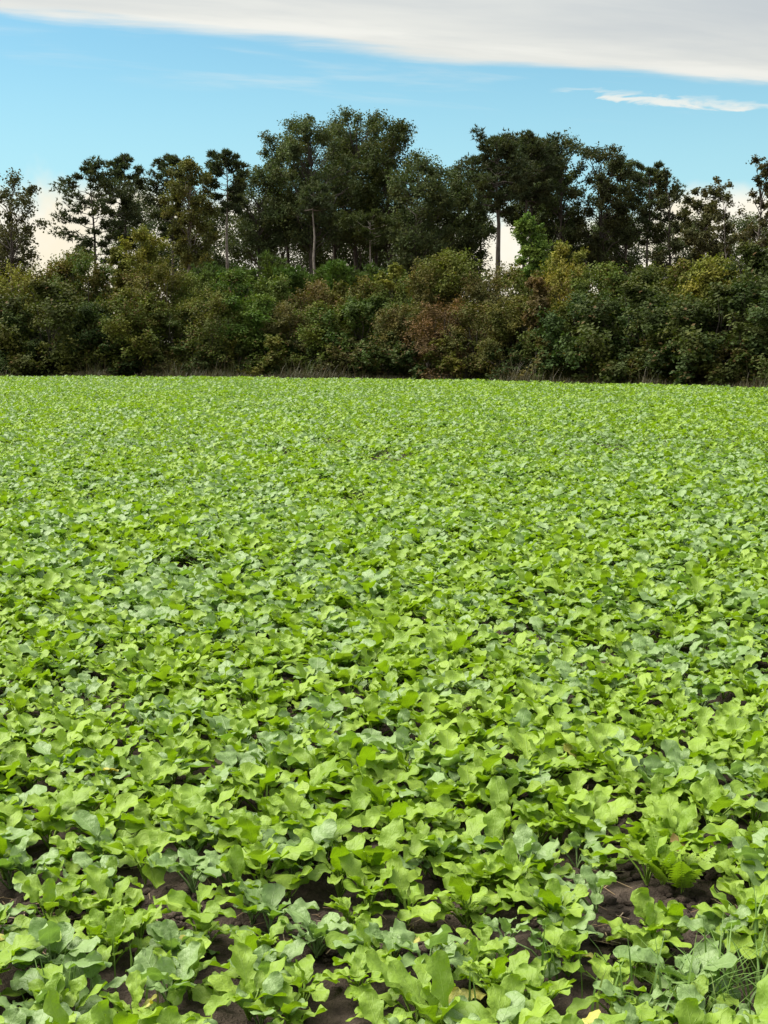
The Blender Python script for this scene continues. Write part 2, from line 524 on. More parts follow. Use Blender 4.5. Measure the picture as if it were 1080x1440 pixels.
def broadleaf(g, H, base, width, clumps, leaf=0.095, per=340, trunk_r=None, spread=0.33, top=0.42):
    """broad-leaved tree. base: height of the lowest foliage, width: crown radius"""
    wd = Buf()
    tr = trunk_r or H * 0.013
    k = 9
    lean = g.normal(0, 0.012 * H, 2)
    tz = np.linspace(-0.1, H * 0.86, k)
    tp = np.stack([lean[0] * (tz / H) ** 2 + g.normal(0, .05, k) * (tz > 0.5), lean[1] * (tz / H) ** 2 + g.normal(0, .05, k) * (tz > 0.5), tz], 1)
    wd.tube(tp, tr * (1 - 0.86 * np.clip(tz / (H * 0.88), 0, 1)) * np.where(tz < .2, 1.35, 1), 8)
    vs, fs, ts, n0 = [], [], [], 0
    skew = g.random() * 6.28
    for c in range(clumps):
        u = 1 - ((c + g.random()) / clumps) ** .8
        z = base + (H - base) * u
        prof = math.sqrt(max(.03, 1 - ((u - top) / (1.0 - top + .04)) ** 2)) if u > top else .68 + .32 * u / top
        a = g.random() * 2 * PI
        prof *= 1 + .22 * math.cos(a - skew) * (1 - u) + g.normal(0, .10)
        rc = width * g.uniform(spread * .7, spread * 1.3)
        rr = max(0, width * prof * math.sqrt(g.uniform(0.10, 1.0)) - rc * .35)
        z = min(z, H - rc * 0.75 * g.uniform(.6, 1.3))
        ctr = np.array([np.interp(z, tz, tp[:, 0]) + math.cos(a) * rr, np.interp(z, tz, tp[:, 1]) + math.sin(a) * rr, z])
        sz = min(max(base * .55, z - rr * g.uniform(.5, .95) - rc * 0.5), H * .8)
        st = np.array([np.interp(sz, tz, tp[:, 0]), np.interp(sz, tz, tp[:, 1]), sz])
        lr = tr * g.uniform(.25, .42) * (1 - .55 * sz / H)
        wd.tube(curve(st, ctr, rr * .07, 5, .09 * rr / 2, g), np.linspace(lr, lr * .35, 5), 5)
        # leaves sit along the twigs, so that the clump has an uneven outline with gaps
        nt = 9
        out = ctr - np.array([tp[k // 2, 0], tp[k // 2, 1], (base + H) * .45])
        out /= np.linalg.norm(out) + 1e-6
        td = g.normal(0, .62, (nt, 3)) + out * .42
        td[:, 2] = td[:, 2] * .75 + .12
        td /= np.linalg.norm(td, axis=1)[:, None]
        tl = rc * g.uniform(.55, 1.5, nt)
        for j in range(0, nt, 2):
            wd.tube(curve(ctr, ctr + td[j] * tl[j], 0.05, 3, .04, g), [lr * .35, lr * .22, lr * .08], 3)
        q = g.integers(0, nt, per)
        s_ = g.random(per) ** .7
        p = ctr + td[q] * (tl[q] * s_)[:, None] + np.clip(g.normal(0, 1, (per, 3)), -1.5, 1.5) * (rc * (.13 + .15 * (1 - np.abs(s_ - .55))))[:, None]
        d = p - ctr
        d /= np.linalg.norm(d, axis=1)[:, None] + 1e-9
        v, f = leaf_cards(g, p, d, np.full(per, leaf))
        vs.append(v)
        fs.append(f + n0)
        n0 += len(v)
        tt = np.clip(.45 + g.normal(0, .10) + g.normal(0, .10, nt)[q] + g.normal(0, .17, per), 0, 1)
        ts.append(np.concatenate([tt, tt]))
    return wd, np.concatenate(vs), np.concatenate(fs), np.concatenate(ts)


def pine(g, H, base, width, limbs=34, tuft=0.27, per_limb=26, trunk_r=None, flat=0.55, conic=False):
    wd = Buf()
    tr = trunk_r or H * 0.0115
    k = 9
    lean = g.normal(0, 0.01 * H, 2)
    tz = np.linspace(-0.1, H * 0.97, k)
    tp = np.stack([lean[0] * (tz / H) ** 2, lean[1] * (tz / H) ** 2, tz], 1)
    tp[2:-1, :2] += g.normal(0, .06, (k - 3, 2))
    wd.tube(tp, tr * (1 - 0.88 * np.clip(tz / (H * .98), 0, 1)) * np.where(tz < .2, 1.3, 1), 8)
    vs, fs, ts, n0 = [], [], [], 0
    for c in range(limbs):
        u = (c + g.random()) / limbs
        z = base + (H * .96 - base) * u
        if conic:
            ln = width * (1 - u) ** .85 * g.uniform(.75, 1.1) + .15
        else:
            ln = width * (min(1, .45 + u * 1.3) if u < .45 else (1 - ((u - .45) / .62) ** 2.2)) * g.uniform(.45, 1.12)
        ln = max(ln, .35)
        a = c * 2.399 + g.normal(0, .5)
        rise = ln * (g.uniform(-.05, .3) + .5 * u)
        st = np.array([np.interp(z, tz, tp[:, 0]), np.interp(z, tz, tp[:, 1]), z])
        en = st + np.array([math.cos(a) * ln, math.sin(a) * ln, rise])
        lr = max(.012, tr * .3 * (1 - .7 * u))
        path = curve(st, en, -.04 * ln, 5, .04 * ln, g)
        wd.tube(path, np.linspace(lr, lr * .3, 5), 4)
        n = max(8, int(1.9 * per_limb * (0.5 + ln / width * .7)))
        # foliage pads: two or three flattened pads along the outer part of the limb
        pads = [(1.0, .36), (.72, .30), (.46, .2)] if not conic else [(1.0, .3), (.66, .3), (.33, .25)]
        q = g.integers(0, 3 if g.random() < .6 else 2, n)
        pc = np.array([path[0] + (path[-1] - path[0]) * pads[j][0] for j in range(3)])
        pr = np.array([max(.3, ln * pads[j][1]) for j in range(3)])
        side = g.normal(0, .35, (3, 3)) * ln * .35
        side[:, 2] *= .3
        pc = pc + side * np.array([[.2], [1], [1]])
        d, p = ball(g, n, .5)
        pos = pc[q] + p * pr[q][:, None] * np.array([1, 1, flat])
        axis = pos - (st + (en - st) * .4)
        axis /= np.linalg.norm(axis, axis=1)[:, None] + 1e-9
        if conic:
            axis = axis * .6 + np.array([0, 0, .9])
        for j in range(3):
            if (q == j).any():
                wd.tube(curve(path[-1] * .5 + path[0] * .5, pc[j], 0, 3), [lr * .4, lr * .3, lr * .15], 3)
        v, f = needle_tufts(g, pos, axis, np.full(len(pos) * 7, tuft))
        vs.append(v)
        fs.append(f + n0)
        n0 += len(v)
        ts.append(np.repeat(np.clip(.42 + g.normal(0, .1) + g.normal(0, .16, n), 0, 1), 7))
    return wd, np.concatenate(vs), np.concatenate(fs), np.concatenate(ts)


def shrub(g, H, width, lobes=15, per=420, leaf=0.085, autumn=0.0, stems=7, loose=1.0):
    wd = Buf()
    vs, fs, ts, au, n0 = [], [], [], [], 0
    for s_ in range(stems):
        a = g.random() * 2 * PI
        r = width * g.uniform(.2, .75)
        p = curve((g.normal(0, .12), g.normal(0, .12), -.05), (math.cos(a) * r, math.sin(a) * r, H * g.uniform(.55, .92)), .15, 5, .08, g)
        wd.tube(p, np.linspace(.035, .01, 5), 4)
    for c in range(lobes):
        u = (c + g.random()) / lobes
        z = H * (.1 + .82 * u)
        prof = math.sqrt(max(.05, 1 - (max(0, u - .25) / .8) ** 2))
        a = c * 2.399 + g.normal(0, .6)
        rr = width * prof * g.uniform(.35, .95)
        rc = H * g.uniform(.13, .21) * (1.1 - .35 * u)
        ctr = np.array([math.cos(a) * rr, math.sin(a) * rr, max(rc * .6, min(z, H - rc * .4))])
        nt = 14
        out = ctr - np.array([0, 0, H * .35])
        out /= np.linalg.norm(out) + 1e-6
        td = g.normal(0, .7, (nt, 3)) + out * .5
        td /= np.linalg.norm(td, axis=1)[:, None]
        tl = rc * g.uniform(.5, 1.75, nt) * loose
        q = g.integers(0, nt, per)
        s_ = g.random(per) ** .6
        p = ctr + td[q] * (tl[q] * s_)[:, None] + g.normal(0, 1, (per, 3)) * (rc * (.13 + .22 * (1 - s_)))[:, None]
        d = p - ctr
        d /= np.linalg.norm(d, axis=1)[:, None] + 1e-9
        p[:, 2] = np.abs(p[:, 2])
        v, f = leaf_cards(g, p, d, np.full(per, leaf), up=.8)
        vs.append(v)
        fs.append(f + n0)
        n0 += len(v)
        tt = np.clip(.45 + g.normal(0, .15) + g.normal(0, .22, per), 0, 1)
        ts.append(np.concatenate([tt, tt]))
        hit = (g.random(per) < autumn * g.uniform(.1, 2.0)).astype(float) * g.uniform(.5, 1, per)
        au.append(np.concatenate([hit, hit]))
        wd.tube(curve((0, 0, ctr[2] * .3), ctr, .1, 4, .06, g), [.022, .016, .012, .006], 3)
    return wd, np.concatenate(vs), np.concatenate(fs), np.concatenate(ts), np.concatenate(au)


def place_tree(name, g, kind, px, top, d, half, low, col, label, cat='tree', bark=None, **kw):
    """px, top, half (crown half width), low (lowest foliage): where it shows in the photo, d: metres away"""
    r = ray(px, top)
    H = CAM_H + r.z * d
    base = max(.3, CAM_H + ray(px, low).z * d)
    W = half / FOC * d
    x = r.x * d
    if kind == 'pine':
        wd, v, f, t = pine(g, H, base, W, **kw)
    else:
        wd, v, f, t = broadleaf(g, H, base, W, **kw)
    o = thing(name, (x, d, 0), label, cat, 'trees of the wood behind the hedge', 0)
    obj('trunk', wd.mesh('trunk', bark or M_BARK), o)
    c = obj('crown', crown_mesh('crown', v, f, t), o)
    c.color = tuple(col) + (1,)
    return o


# ------------------------------------------------------------------ the wood
DKG = (0.056, 0.076, 0.030)
OLV = (0.080, 0.086, 0.024)
PIN = (0.045, 0.059, 0.029)
PAL = (0.055, 0.075, 0.020)
g = np.random.default_rng(5)

TREES = [
    # name, kind, px, top, d, half, low, colour, label, options
    ('sweetgum_tree', 'leaf', 14, 248, 88, 54, 372, (.050, .054, .022), 'thin dark tree with loose branches at the left end of the wood', dict(clumps=40, per=130, spread=.22)),
    ('pine_tree', 'pine', 132, 222, 105, 55, 372, PIN, 'layered dark pine standing clear against the pale cloud gap, the outer of two', dict(limbs=36, per_limb=36)),
    ('pine_tree', 'pine', 175, 212, 108, 38, 350, PIN, 'dark pine just inside the outermost pine beside the pale cloud gap', dict(limbs=36, per_limb=34)),
    ('pine_tree', 'pine', 240, 212, 110, 40, 340, PIN, 'dark pine with its knobby top just behind the olive green tree', dict(limbs=34, per_limb=34)),
    ('oak_tree', 'leaf', 263, 226, 98, 40, 372, OLV, 'olive green tree paler than the dark pines on both its sides', dict(clumps=58, per=263, spread=.27, bark=M_PALEBARK)),
    ('pine_tree', 'pine', 319, 208, 100, 33, 300, PIN, 'slender pine with a round tufted top and a bare grey trunk', dict(limbs=24, per_limb=34, bark=M_PALEBARK, trunk_r=.17)),
    ('oak_tree', 'leaf', 362, 238, 112, 50, 360, DKG, 'dark rounded tree filling the gap below the tallest trees', dict(clumps=64, per=294)),
    ('oak_tree', 'leaf', 436, 166, 112, 62, 345, DKG, 'tall dark tree on the falling shoulder of the highest crown group', dict(clumps=86, per=325, spread=.26)),
    ('oak_tree', 'leaf', 500, 155, 118, 58, 340, DKG, 'tallest dark tree of the whole wood, its top above all others', dict(clumps=89, per=294, spread=.25)),
    ('oak_tree', 'leaf', 550, 170, 114, 56, 350, (.040, .054, .016), 'tall tree with a spiky top close against the tallest tree', dict(clumps=81, per=310, spread=.26)),
    ('oak_tree', 'leaf', 404, 194, 116, 48, 330, DKG, 'dark tree on the outer lower shoulder of the highest crown group', dict(clumps=50, per=330, spread=.28)),
    ('oak_tree', 'leaf', 470, 172, 121, 52, 330, DKG, 'dark crown filling the notch just before the tallest tree', dict(clumps=54, per=330, spread=.27)),
    ('oak_tree', 'leaf', 528, 186, 121, 46, 330, DKG, 'dark crown behind the short pine and between the two highest tops', dict(clumps=48, per=330, spread=.27)),
    ('oak_tree', 'leaf', 586, 222, 108, 50, 370, DKG, 'lower dark tree where the high crown group slopes down to the saddle', dict(clumps=70, per=310)),
    ('pine_tree', 'pine', 440, 262, 92, 34, 296, PIN, 'bare pale trunk with a small crown before the highest tree group', dict(limbs=14, per_limb=20, bark=M_PALEBARK, trunk_r=.16)),
    ('pine_tree', 'pine', 521, 300, 94, 36, 345, (.040, .052, .018), 'short pine with a pale trunk below the light gaps in the highest crowns', dict(limbs=18, per_limb=22, bark=M_PALEBARK, trunk_r=.13)),
    ('oak_tree', 'leaf', 636, 240, 112, 52, 375, DKG, 'broad dark tree in the low saddle between the two high crown groups', dict(clumps=72, per=325)),
    ('pine_tree', 'pine', 702, 184, 104, 58, 300, PIN, 'pine with a thick dark bare trunk showing against bright cloud', dict(limbs=44, per_limb=44, trunk_r=.30)),
    ('pine_tree', 'pine', 740, 187, 108, 54, 285, PIN, 'flat topped pine close beside the thick dark bare trunk', dict(limbs=44, per_limb=44)),
    ('oak_tree', 'leaf', 792, 194, 112, 40, 372, DKG, 'dark tree with a ragged twin top next to the flat topped pine', dict(clumps=67, per=279, spread=.25)),
    ('oak_tree', 'leaf', 848, 204, 110, 48, 372, (.038, .046, .018), 'wide dark tree with a loose airy top near the middle of its group', dict(clumps=72, per=263, spread=.24)),
    ('oak_tree', 'leaf', 748, 204, 116, 52, 322, DKG, 'dark round crowned tree filling in behind the two flat topped pines', dict(clumps=52, per=330, spread=.27)),
    ('oak_tree', 'leaf', 772, 222, 118, 44, 330, DKG, 'dark crown wedged between the flat topped pine and the twin topped tree', dict(clumps=44, per=300, spread=.27)),
    ('oak_tree', 'leaf', 884, 222, 116, 46, 340, DKG, 'dark crown between the wide airy tree and the heavy crowned pine', dict(clumps=44, per=300, spread=.27)),
    ('oak_tree', 'leaf', 676, 232, 116, 32, 330, DKG, 'dark crown on the saddle side of the pine with the thick bare trunk', dict(clumps=36, per=300, spread=.3)),
    ('pine_tree', 'pine', 912, 226, 108, 44, 345, PIN, 'dark heavy crowned pine where the right tree group steps down', dict(limbs=32, per_limb=32)),
    ('sweetgum_tree', 'leaf', 945, 236, 106, 28, 372, (.040, .046, .018), 'small airy dark tree on the outer end of the right tree group', dict(clumps=31, per=170, spread=.26)),
    ('sweetgum_tree', 'leaf', 990, 266, 98, 38, 362, (.050, .052, .020), 'low brownish green tree with a thin pale forked trunk', dict(clumps=47, per=201, spread=.25, bark=M_PALEBARK, trunk_r=.10)),
    ('sweetgum_tree', 'leaf', 1026, 246, 92, 26, 355, (.060, .062, .025), 'spindly thin leaved sapling standing taller than its low neighbours', dict(clumps=22, per=70, spread=.28, bark=M_PALEBARK, trunk_r=.08)),
    ('sweetgum_tree', 'leaf', 1072, 222, 84, 34, 372, (.045, .044, .018), 'thin dark tree with open leaning branches at the right end of the wood', dict(clumps=36, per=110, spread=.24)),
    # second rank, seen between the first
    ('oak_tree', 'leaf', 205, 280, 126, 60, 390, DKG, 'dark tree low behind the paired pines and the olive tree', dict(clumps=56, per=294)),
    ('oak_tree', 'leaf', 292, 285, 124, 52, 390, DKG, 'dark tree low behind the slender pine with the round top', dict(clumps=56, per=294)),
    ('oak_tree', 'leaf', 395, 280, 126, 70, 392, DKG, 'dark shaded tree deep under the highest crowns', dict(clumps=67, per=325)),
    ('oak_tree', 'leaf', 478, 312, 126, 62, 392, DKG, 'shaded tree between the two pale trunks', dict(clumps=58, per=310)),
    ('oak_tree', 'leaf', 572, 285, 126, 66, 392, DKG, 'shaded dark tree beyond the short pine with the pale trunk', dict(clumps=64, per=325)),
    ('oak_tree', 'leaf', 648, 300, 124, 36, 392, DKG, 'shaded tree under the saddle, beside the bright gap at the dark trunk', dict(clumps=47, per=294)),
    ('oak_tree', 'leaf', 800, 312, 126, 44, 392, DKG, 'dark low tree behind the bright green sapling', dict(clumps=58, per=294)),
    ('oak_tree', 'leaf', 868, 305, 122, 52, 392, DKG, 'dark low tree under the wide airy crown', dict(clumps=58, per=310)),
    ('oak_tree', 'leaf', 962, 312, 120, 50, 392, DKG, 'low dark tree under the stepped end of the right tree group', dict(clumps=44, per=263)),
    ('oak_tree', 'leaf', 1052, 305, 118, 44, 392, DKG, 'low dark tree behind the thin trees at the right end', dict(clumps=44, per=248)),
    ('oak_tree', 'leaf', -8, 318, 112, 50, 392, (.040, .044, .018), 'low dark tree behind the loose branched tree at the left end', dict(clumps=44, per=248)),
    # out of frame on both sides
    ('oak_tree', 'leaf', -90, 240, 100, 60, 385, DKG, 'dark tree beyond the left edge of the view', dict(clumps=50, per=232)),
    ('oak_tree', 'leaf', 1160, 240, 92, 60, 385, DKG, 'dark tree beyond the right edge of the view', dict(clumps=50, per=232)),
]
for (nm, kd, px, top, d, half, low, colr, lab, kw) in TREES:
    place_tree(nm, g, kd, px, top, d, half, low, colr, lab, **kw)

# far-off understorey that reads as one dark mass below the crowns
vs, fs, ts, n0 = [], [], [], 0
for x in np.arange(-70, 70, 1.7):
    pxx = 540 + FOC * x / 135
    hgt = 9.2 if (190 < pxx < 660) else 8.6 if 770 < pxx < 1000 else 6.4
    for q in range(4):
        c = np.array([x + g.normal(0, .8), 133 + g.uniform(-3, 5), g.uniform(0.15, .85) * hgt + 1])
        d, p = ball(g, 150, .45)
        v, f = leaf_cards(g, c + p * g.uniform(1.3, 2.0), d, np.full(150, .3))
        vs.append(v)
        fs.append(f + n0)
        n0 += len(v)
        ts.append(np.clip(.3 + g.normal(0, .15, 300), 0, 1))
o = obj('background_undergrowth', crown_mesh('background_undergrowth', np.concatenate(vs), np.concatenate(fs), np.concatenate(ts)),
        kind='stuff', label='dark shaded undergrowth deep in the wood behind all tree trunks', category='undergrowth')
o.color = DKG + (1,)

# ------------------------------------------------------------------ the hedge: shrubs, saplings and young pines
SH = []
for k, (H, W, au, lf, loose, per) in enumerate([(3.9, 1.75, .05, .052, 1.0, 1150), (3.6, 1.7, .10, .056, 1.1, 1050), (4.1, 1.6, .11, .050, 1.1, 950), (3.6, 1.9, .02, .060, 1.0, 1050),
                                                (4.2, 1.45, .12, .047, 1.2, 950), (3.8, 1.7, .03, .054, .9, 1150), (3.9, 1.45, .20, .045, 1.2, 800), (1.5, 1.0, .1, .042, 1.1, 600)]):
    wd, v, f, t, a = shrub(g, H, W, per=per, leaf=lf, autumn=au, loose=loose)
    SH.append((wd.mesh('stems', M_BARK), crown_mesh('foliage', v, f, t, a), H))
YP = []
for k in range(3):
    wd, v, f, t = pine(g, 4.4, .5, 1.0, limbs=44, tuft=.17, per_limb=20, trunk_r=.05, flat=.6, conic=True)
    YP.append((wd.mesh('trunk', M_BARK), crown_mesh('crown', v, f, t), 4.4))

ORD = ['', 'first', 'second', 'third', 'fourth', 'fifth', 'sixth', 'seventh', 'eighth', 'ninth', 'tenth', 'eleventh', 'twelfth', 'thirteenth', 'fourteenth', 'fifteenth', 'sixteenth', 'seventeenth', 'eighteenth', 'nineteenth', 'twentieth']


def put(lib, name, px, dist, H, wid, col, label, cat, group, parts=('stems', 'foliage')):
    w_, c_, h0 = lib
    r = ray(px, 500)
    x = r.x * dist
    o = thing(name, (x, dist, 0), label, cat, group, g.random() * 6.28)
    s = H / h0
    o.scale = (s * wid, s * wid, s)
    obj(parts[0], w_, o)
    c = obj(parts[1], c_, o)
    c.color = tuple(col) + (1,)
    return o


def edge_dist(px):
    """distance at which the field's far edge is met along a photo column"""
    r = (px - 540) / FOC
    d = 50.0
    for _ in range(30):
        d = .5 * d + .5 * float(edge_y(r * d))
    return d


def top_h(px, py, d):
    return CAM_H + ray(px, py).z * d


HG = 'shrubs of the hedge along the field'
GREENS = {'dark green': (.048, .068, .018), 'deep green': (.040, .062, .019), 'olive green': (.076, .088, .020), 'mid green': (.060, .088, .020),
          'brownish': (.074, .076, .025), 'reddish brown': (.088, .068, .030), 'yellowish green': (.120, .130, .026), 'bright green': (.088, .148, .032)}
# the front rank: (px, top y, library shrub, colour word, extra width, note)
FRONT = [(-60, 420, 3, 'deep green', 1.3), (12, 432, 0, 'deep green', 1.25), (70, 400, 3, 'dark green', 1.2), (128, 428, 5, 'deep green', 1.25), (188, 415, 1, 'olive green', 1.15), (246, 430, 0, 'dark green', 1.25),
         (302, 410, 4, 'olive green', 1.2), (356, 418, 5, 'mid green', 1.2), (408, 428, 2, 'brownish', 1.2), (458, 432, 1, 'olive green', 1.25), (512, 420, 3, 'dark green', 1.2),
         (566, 430, 2, 'brownish', 1.2), (622, 425, 6, 'reddish brown', 1.25), (678, 428, 2, 'brownish', 1.15), (728, 420, 0, 'olive green', 1.1), (783, 428, 5, 'mid green', 1.2),
         (838, 415, 3, 'deep green', 1.2), (894, 405, 3, 'dark green', 1.25), (950, 418, 5, 'deep green', 1.2), (1006, 408, 3, 'dark green', 1.25), (1062, 398, 3, 'deep green', 1.25), (1135, 395, 0, 'dark green', 1.4)]
MID = [(-30, 385, 1, 'olive green', 1.15), (30, 378, 4, 'yellowish green', 1.1), (84, 372, 0, 'olive green', 1.0), (118, 362, 4, 'mid green', 1.0), (165, 385, 1, 'olive green', 1.2), (222, 372, 4, 'olive green', 1.0),
       (276, 388, 2, 'olive green', 1.1), (330, 384, 0, 'mid green', 1.1), (386, 392, 5, 'mid green', 1.0), (440, 398, 2, 'brownish', 1.2), (496, 400, 1, 'olive green', 1.1),
       (556, 392, 4, 'olive green', 1.0), (606, 378, 6, 'brownish', 1.0), (640, 360, 2, 'olive green', 1.2), (690, 380, 4, 'brownish', 1.0), (735, 385, 1, 'olive green', 1.0),
       (800, 372, 4, 'yellowish green', 1.0), (850, 375, 0, 'mid green', 1.1), (905, 378, 5, 'dark green', 1.1), (960, 380, 1, 'olive green', 1.0), (1012, 372, 4, 'yellowish green', 1.1),
       (1066, 350, 3, 'dark green', 1.1), (1120, 350, 0, 'olive green', 1.2)]


def hedge_labels(rows, where):
    cnt = 0
    for (px, py, k, cw, wd_) in rows:
        inside = 0 <= px <= 1080
        if inside:
            cnt += 1
            extra = ''
            lab = f'{cw} shrub, {ORD[cnt] if cnt <= 20 else "last"} from left in {where}'
        else:
            lab = f'{cw} shrub in {where}, beyond the {"left" if px < 0 else "right"} edge'
        yield px, py, k, cw, wd_, lab


for px, py, k, cw, wd_, lab in hedge_labels(FRONT, 'the front rank of the hedge'):
    d = edge_dist(px) + 3.2 + g.uniform(-.3, .5)
    put(SH[k], 'shrub', px, d, top_h(px, py, d), wd_, [c * g.uniform(.9, 1.1) for c in GREENS[cw]], lab, 'shrub', HG)
for px, py, k, cw, wd_, lab in hedge_labels(MID, 'the rank behind the hedge front'):
    d = edge_dist(px) + 6.2 + g.uniform(-.4, .6)
    put(SH[k], 'shrub', px, d, top_h(px, py, d), wd_ * .85, [c * g.uniform(.9, 1.1) for c in GREENS[cw]], lab, 'shrub', HG)
# low weeds and bushes in front of the hedge foot
LOW = [(-20, 478), (40, 480), (95, 488), (150, 474), (210, 484), (270, 478), (330, 486), (385, 474), (430, 488), (492, 480), (545, 472), (600, 484), (655, 476), (712, 486), (770, 474), (826, 478), (880, 486), (934, 474), (990, 470), (1046, 478), (1100, 470)]
cnt = 0
for j, (px, py) in enumerate(LOW):
    d = edge_dist(px) + 2.6
    cw = ['dark green', 'deep green', 'olive green', 'deep green', 'brownish'][j % 5]
    inside = 0 <= px <= 1080
    cnt += inside
    lab = f'low {cw} bush at the hedge foot, {ORD[cnt]} from the left end' if inside else f'low {cw} bush at the hedge foot outside the {"left" if px < 0 else "right"} edge of the view'
    put(SH[7], 'low_bush', px, d, top_h(px, py, d), 1.5, [c * .9 for c in GREENS[cw]], lab, 'bush', 'low bushes at the hedge foot')
# single ones that stand out
for px, py, dd, half, low, cw, cl_, lab in [
        (203, 324, 8, 30, 400, 'yellowish green', 22, 'yellow green leafy sapling rising above the hedge below the olive tree'),
        (170, 352, 9, 22, 400, 'olive green', 15, 'olive sapling close beside the yellow green sapling above the hedge'),
        (743, 304, 10, 27, 405, 'bright green', 36, 'bright fresh green sapling before the gap right of the thick dark trunk'),
        (785, 345, 8, 30, 410, 'yellowish green', 16, 'yellowing sapling standing just beside the bright green sapling'),
        (757, 392, 2.2, 24, 470, 'reddish brown', 16, 'rust brown withered sapling in the hedge below the bright green sapling'),
        (1012, 366, 5, 44, 440, 'yellowish green', 24, 'yellow topped bushy sapling near the right end of the hedge'),
        (640, 356, 7, 44, 440, 'olive green', 28, 'round topped olive sapling in the hedge beside the thick dark trunk'),
        (100, 352, 9, 34, 420, 'olive green', 18, 'olive sapling under the pale cloud gap near the left end'),
        (556, 376, 7, 22, 410, 'yellowish green', 12, 'small yellow green sapling among the young pines')]:
    d = edge_dist(px) + dd
    o = place_tree('sapling', g, 'leaf', px, py, d, half, low, GREENS[cw], lab, 'sapling', M_BARK, clumps=cl_, per=330, leaf=.062, spread=.36, trunk_r=.05)
    o['group'] = 'saplings in the hedge'
YPX = [(285, 382), (303, 376), (324, 386), (345, 380), (384, 362), (405, 380), (425, 386), (452, 378), (476, 372), (500, 384), (528, 378), (590, 384)]
for j, (px, py) in enumerate(YPX):
    d = edge_dist(px) + 10 + g.uniform(-1, 2)
    tall = ', the tallest' if px == 384 else ''
    put(YP[j % 3], 'young_pine', px, d, top_h(px, py, d), 1.0, [c * g.uniform(.9, 1.1) for c in (.058, .095, .024)],
        f'young bright green pine{tall}, {ORD[j + 1]} from left in the row above the hedge', 'young pine', 'young pines between hedge and wood', ('trunk', 'crown'))

# dry grass verge at the hedge foot
def blades(g, pos, length, width, lean=.35, segs=3):
    n = len(pos)
    a = g.random(n) * 2 * PI
    dirv = np.stack([np.cos(a), np.sin(a), np.zeros(n)], 1)
    side = np.stack([-np.sin(a), np.cos(a), np.zeros(n)], 1)
    ln = (length * g.uniform(.55, 1.25, n))[:, None]
    le = (lean * g.uniform(.2, 1.6, n))[:, None]
    rows = []
    for k in range(segs + 1):
        t = k / segs
        c = pos + dirv * ln * le * t ** 1.9 + np.array([0, 0, 1.0]) * ln * (t - .35 * np.clip(le, 0, 1.2) * t ** 2.4)
        w_ = width * (1 - t ** 1.6) + .0004
        rows += [c - side * w_ / 2, c + side * w_ / 2]
    v = np.stack(rows, 1).reshape(-1, 3)
    m_ = 2 * (segs + 1)
    i = np.arange(n)[:, None] * m_
    f = np.concatenate([i + np.array([[2 * k, 2 * k + 1, 2 * k + 3, 2 * k + 2]]) for k in range(segs)], 0)
    t = g.random(n)
    return v, f, np.concatenate([t] * segs)


n = 34000
gx_ = g.uniform(-32, 28, n)
gy_ = edge_y(gx_) + g.uniform(0.15, 2.4, n)
cl = vnoise(gx_ * .8, gy_ * .8, 9)
keep = cl > -.7
gx_, gy_, cl = gx_[keep], gy_[keep], cl[keep]
v, f, t = blades(g, np.stack([gx_, gy_, np.zeros(len(gx_))], 1),   .42 + .26 * cl + .65 * (g.random(len(gx_)) < .13) * (cl > -.1), .013, .6, 3)
obj('verge_grass', mesh_from('verge_grass', v, f, M_DRY, attrs={'tint': ('FACE', t)}), kind='stuff',
    label='strip of dry brownish grass between the crop and the hedge', category='grass')

# ------------------------------------------------------------------ crop leaves


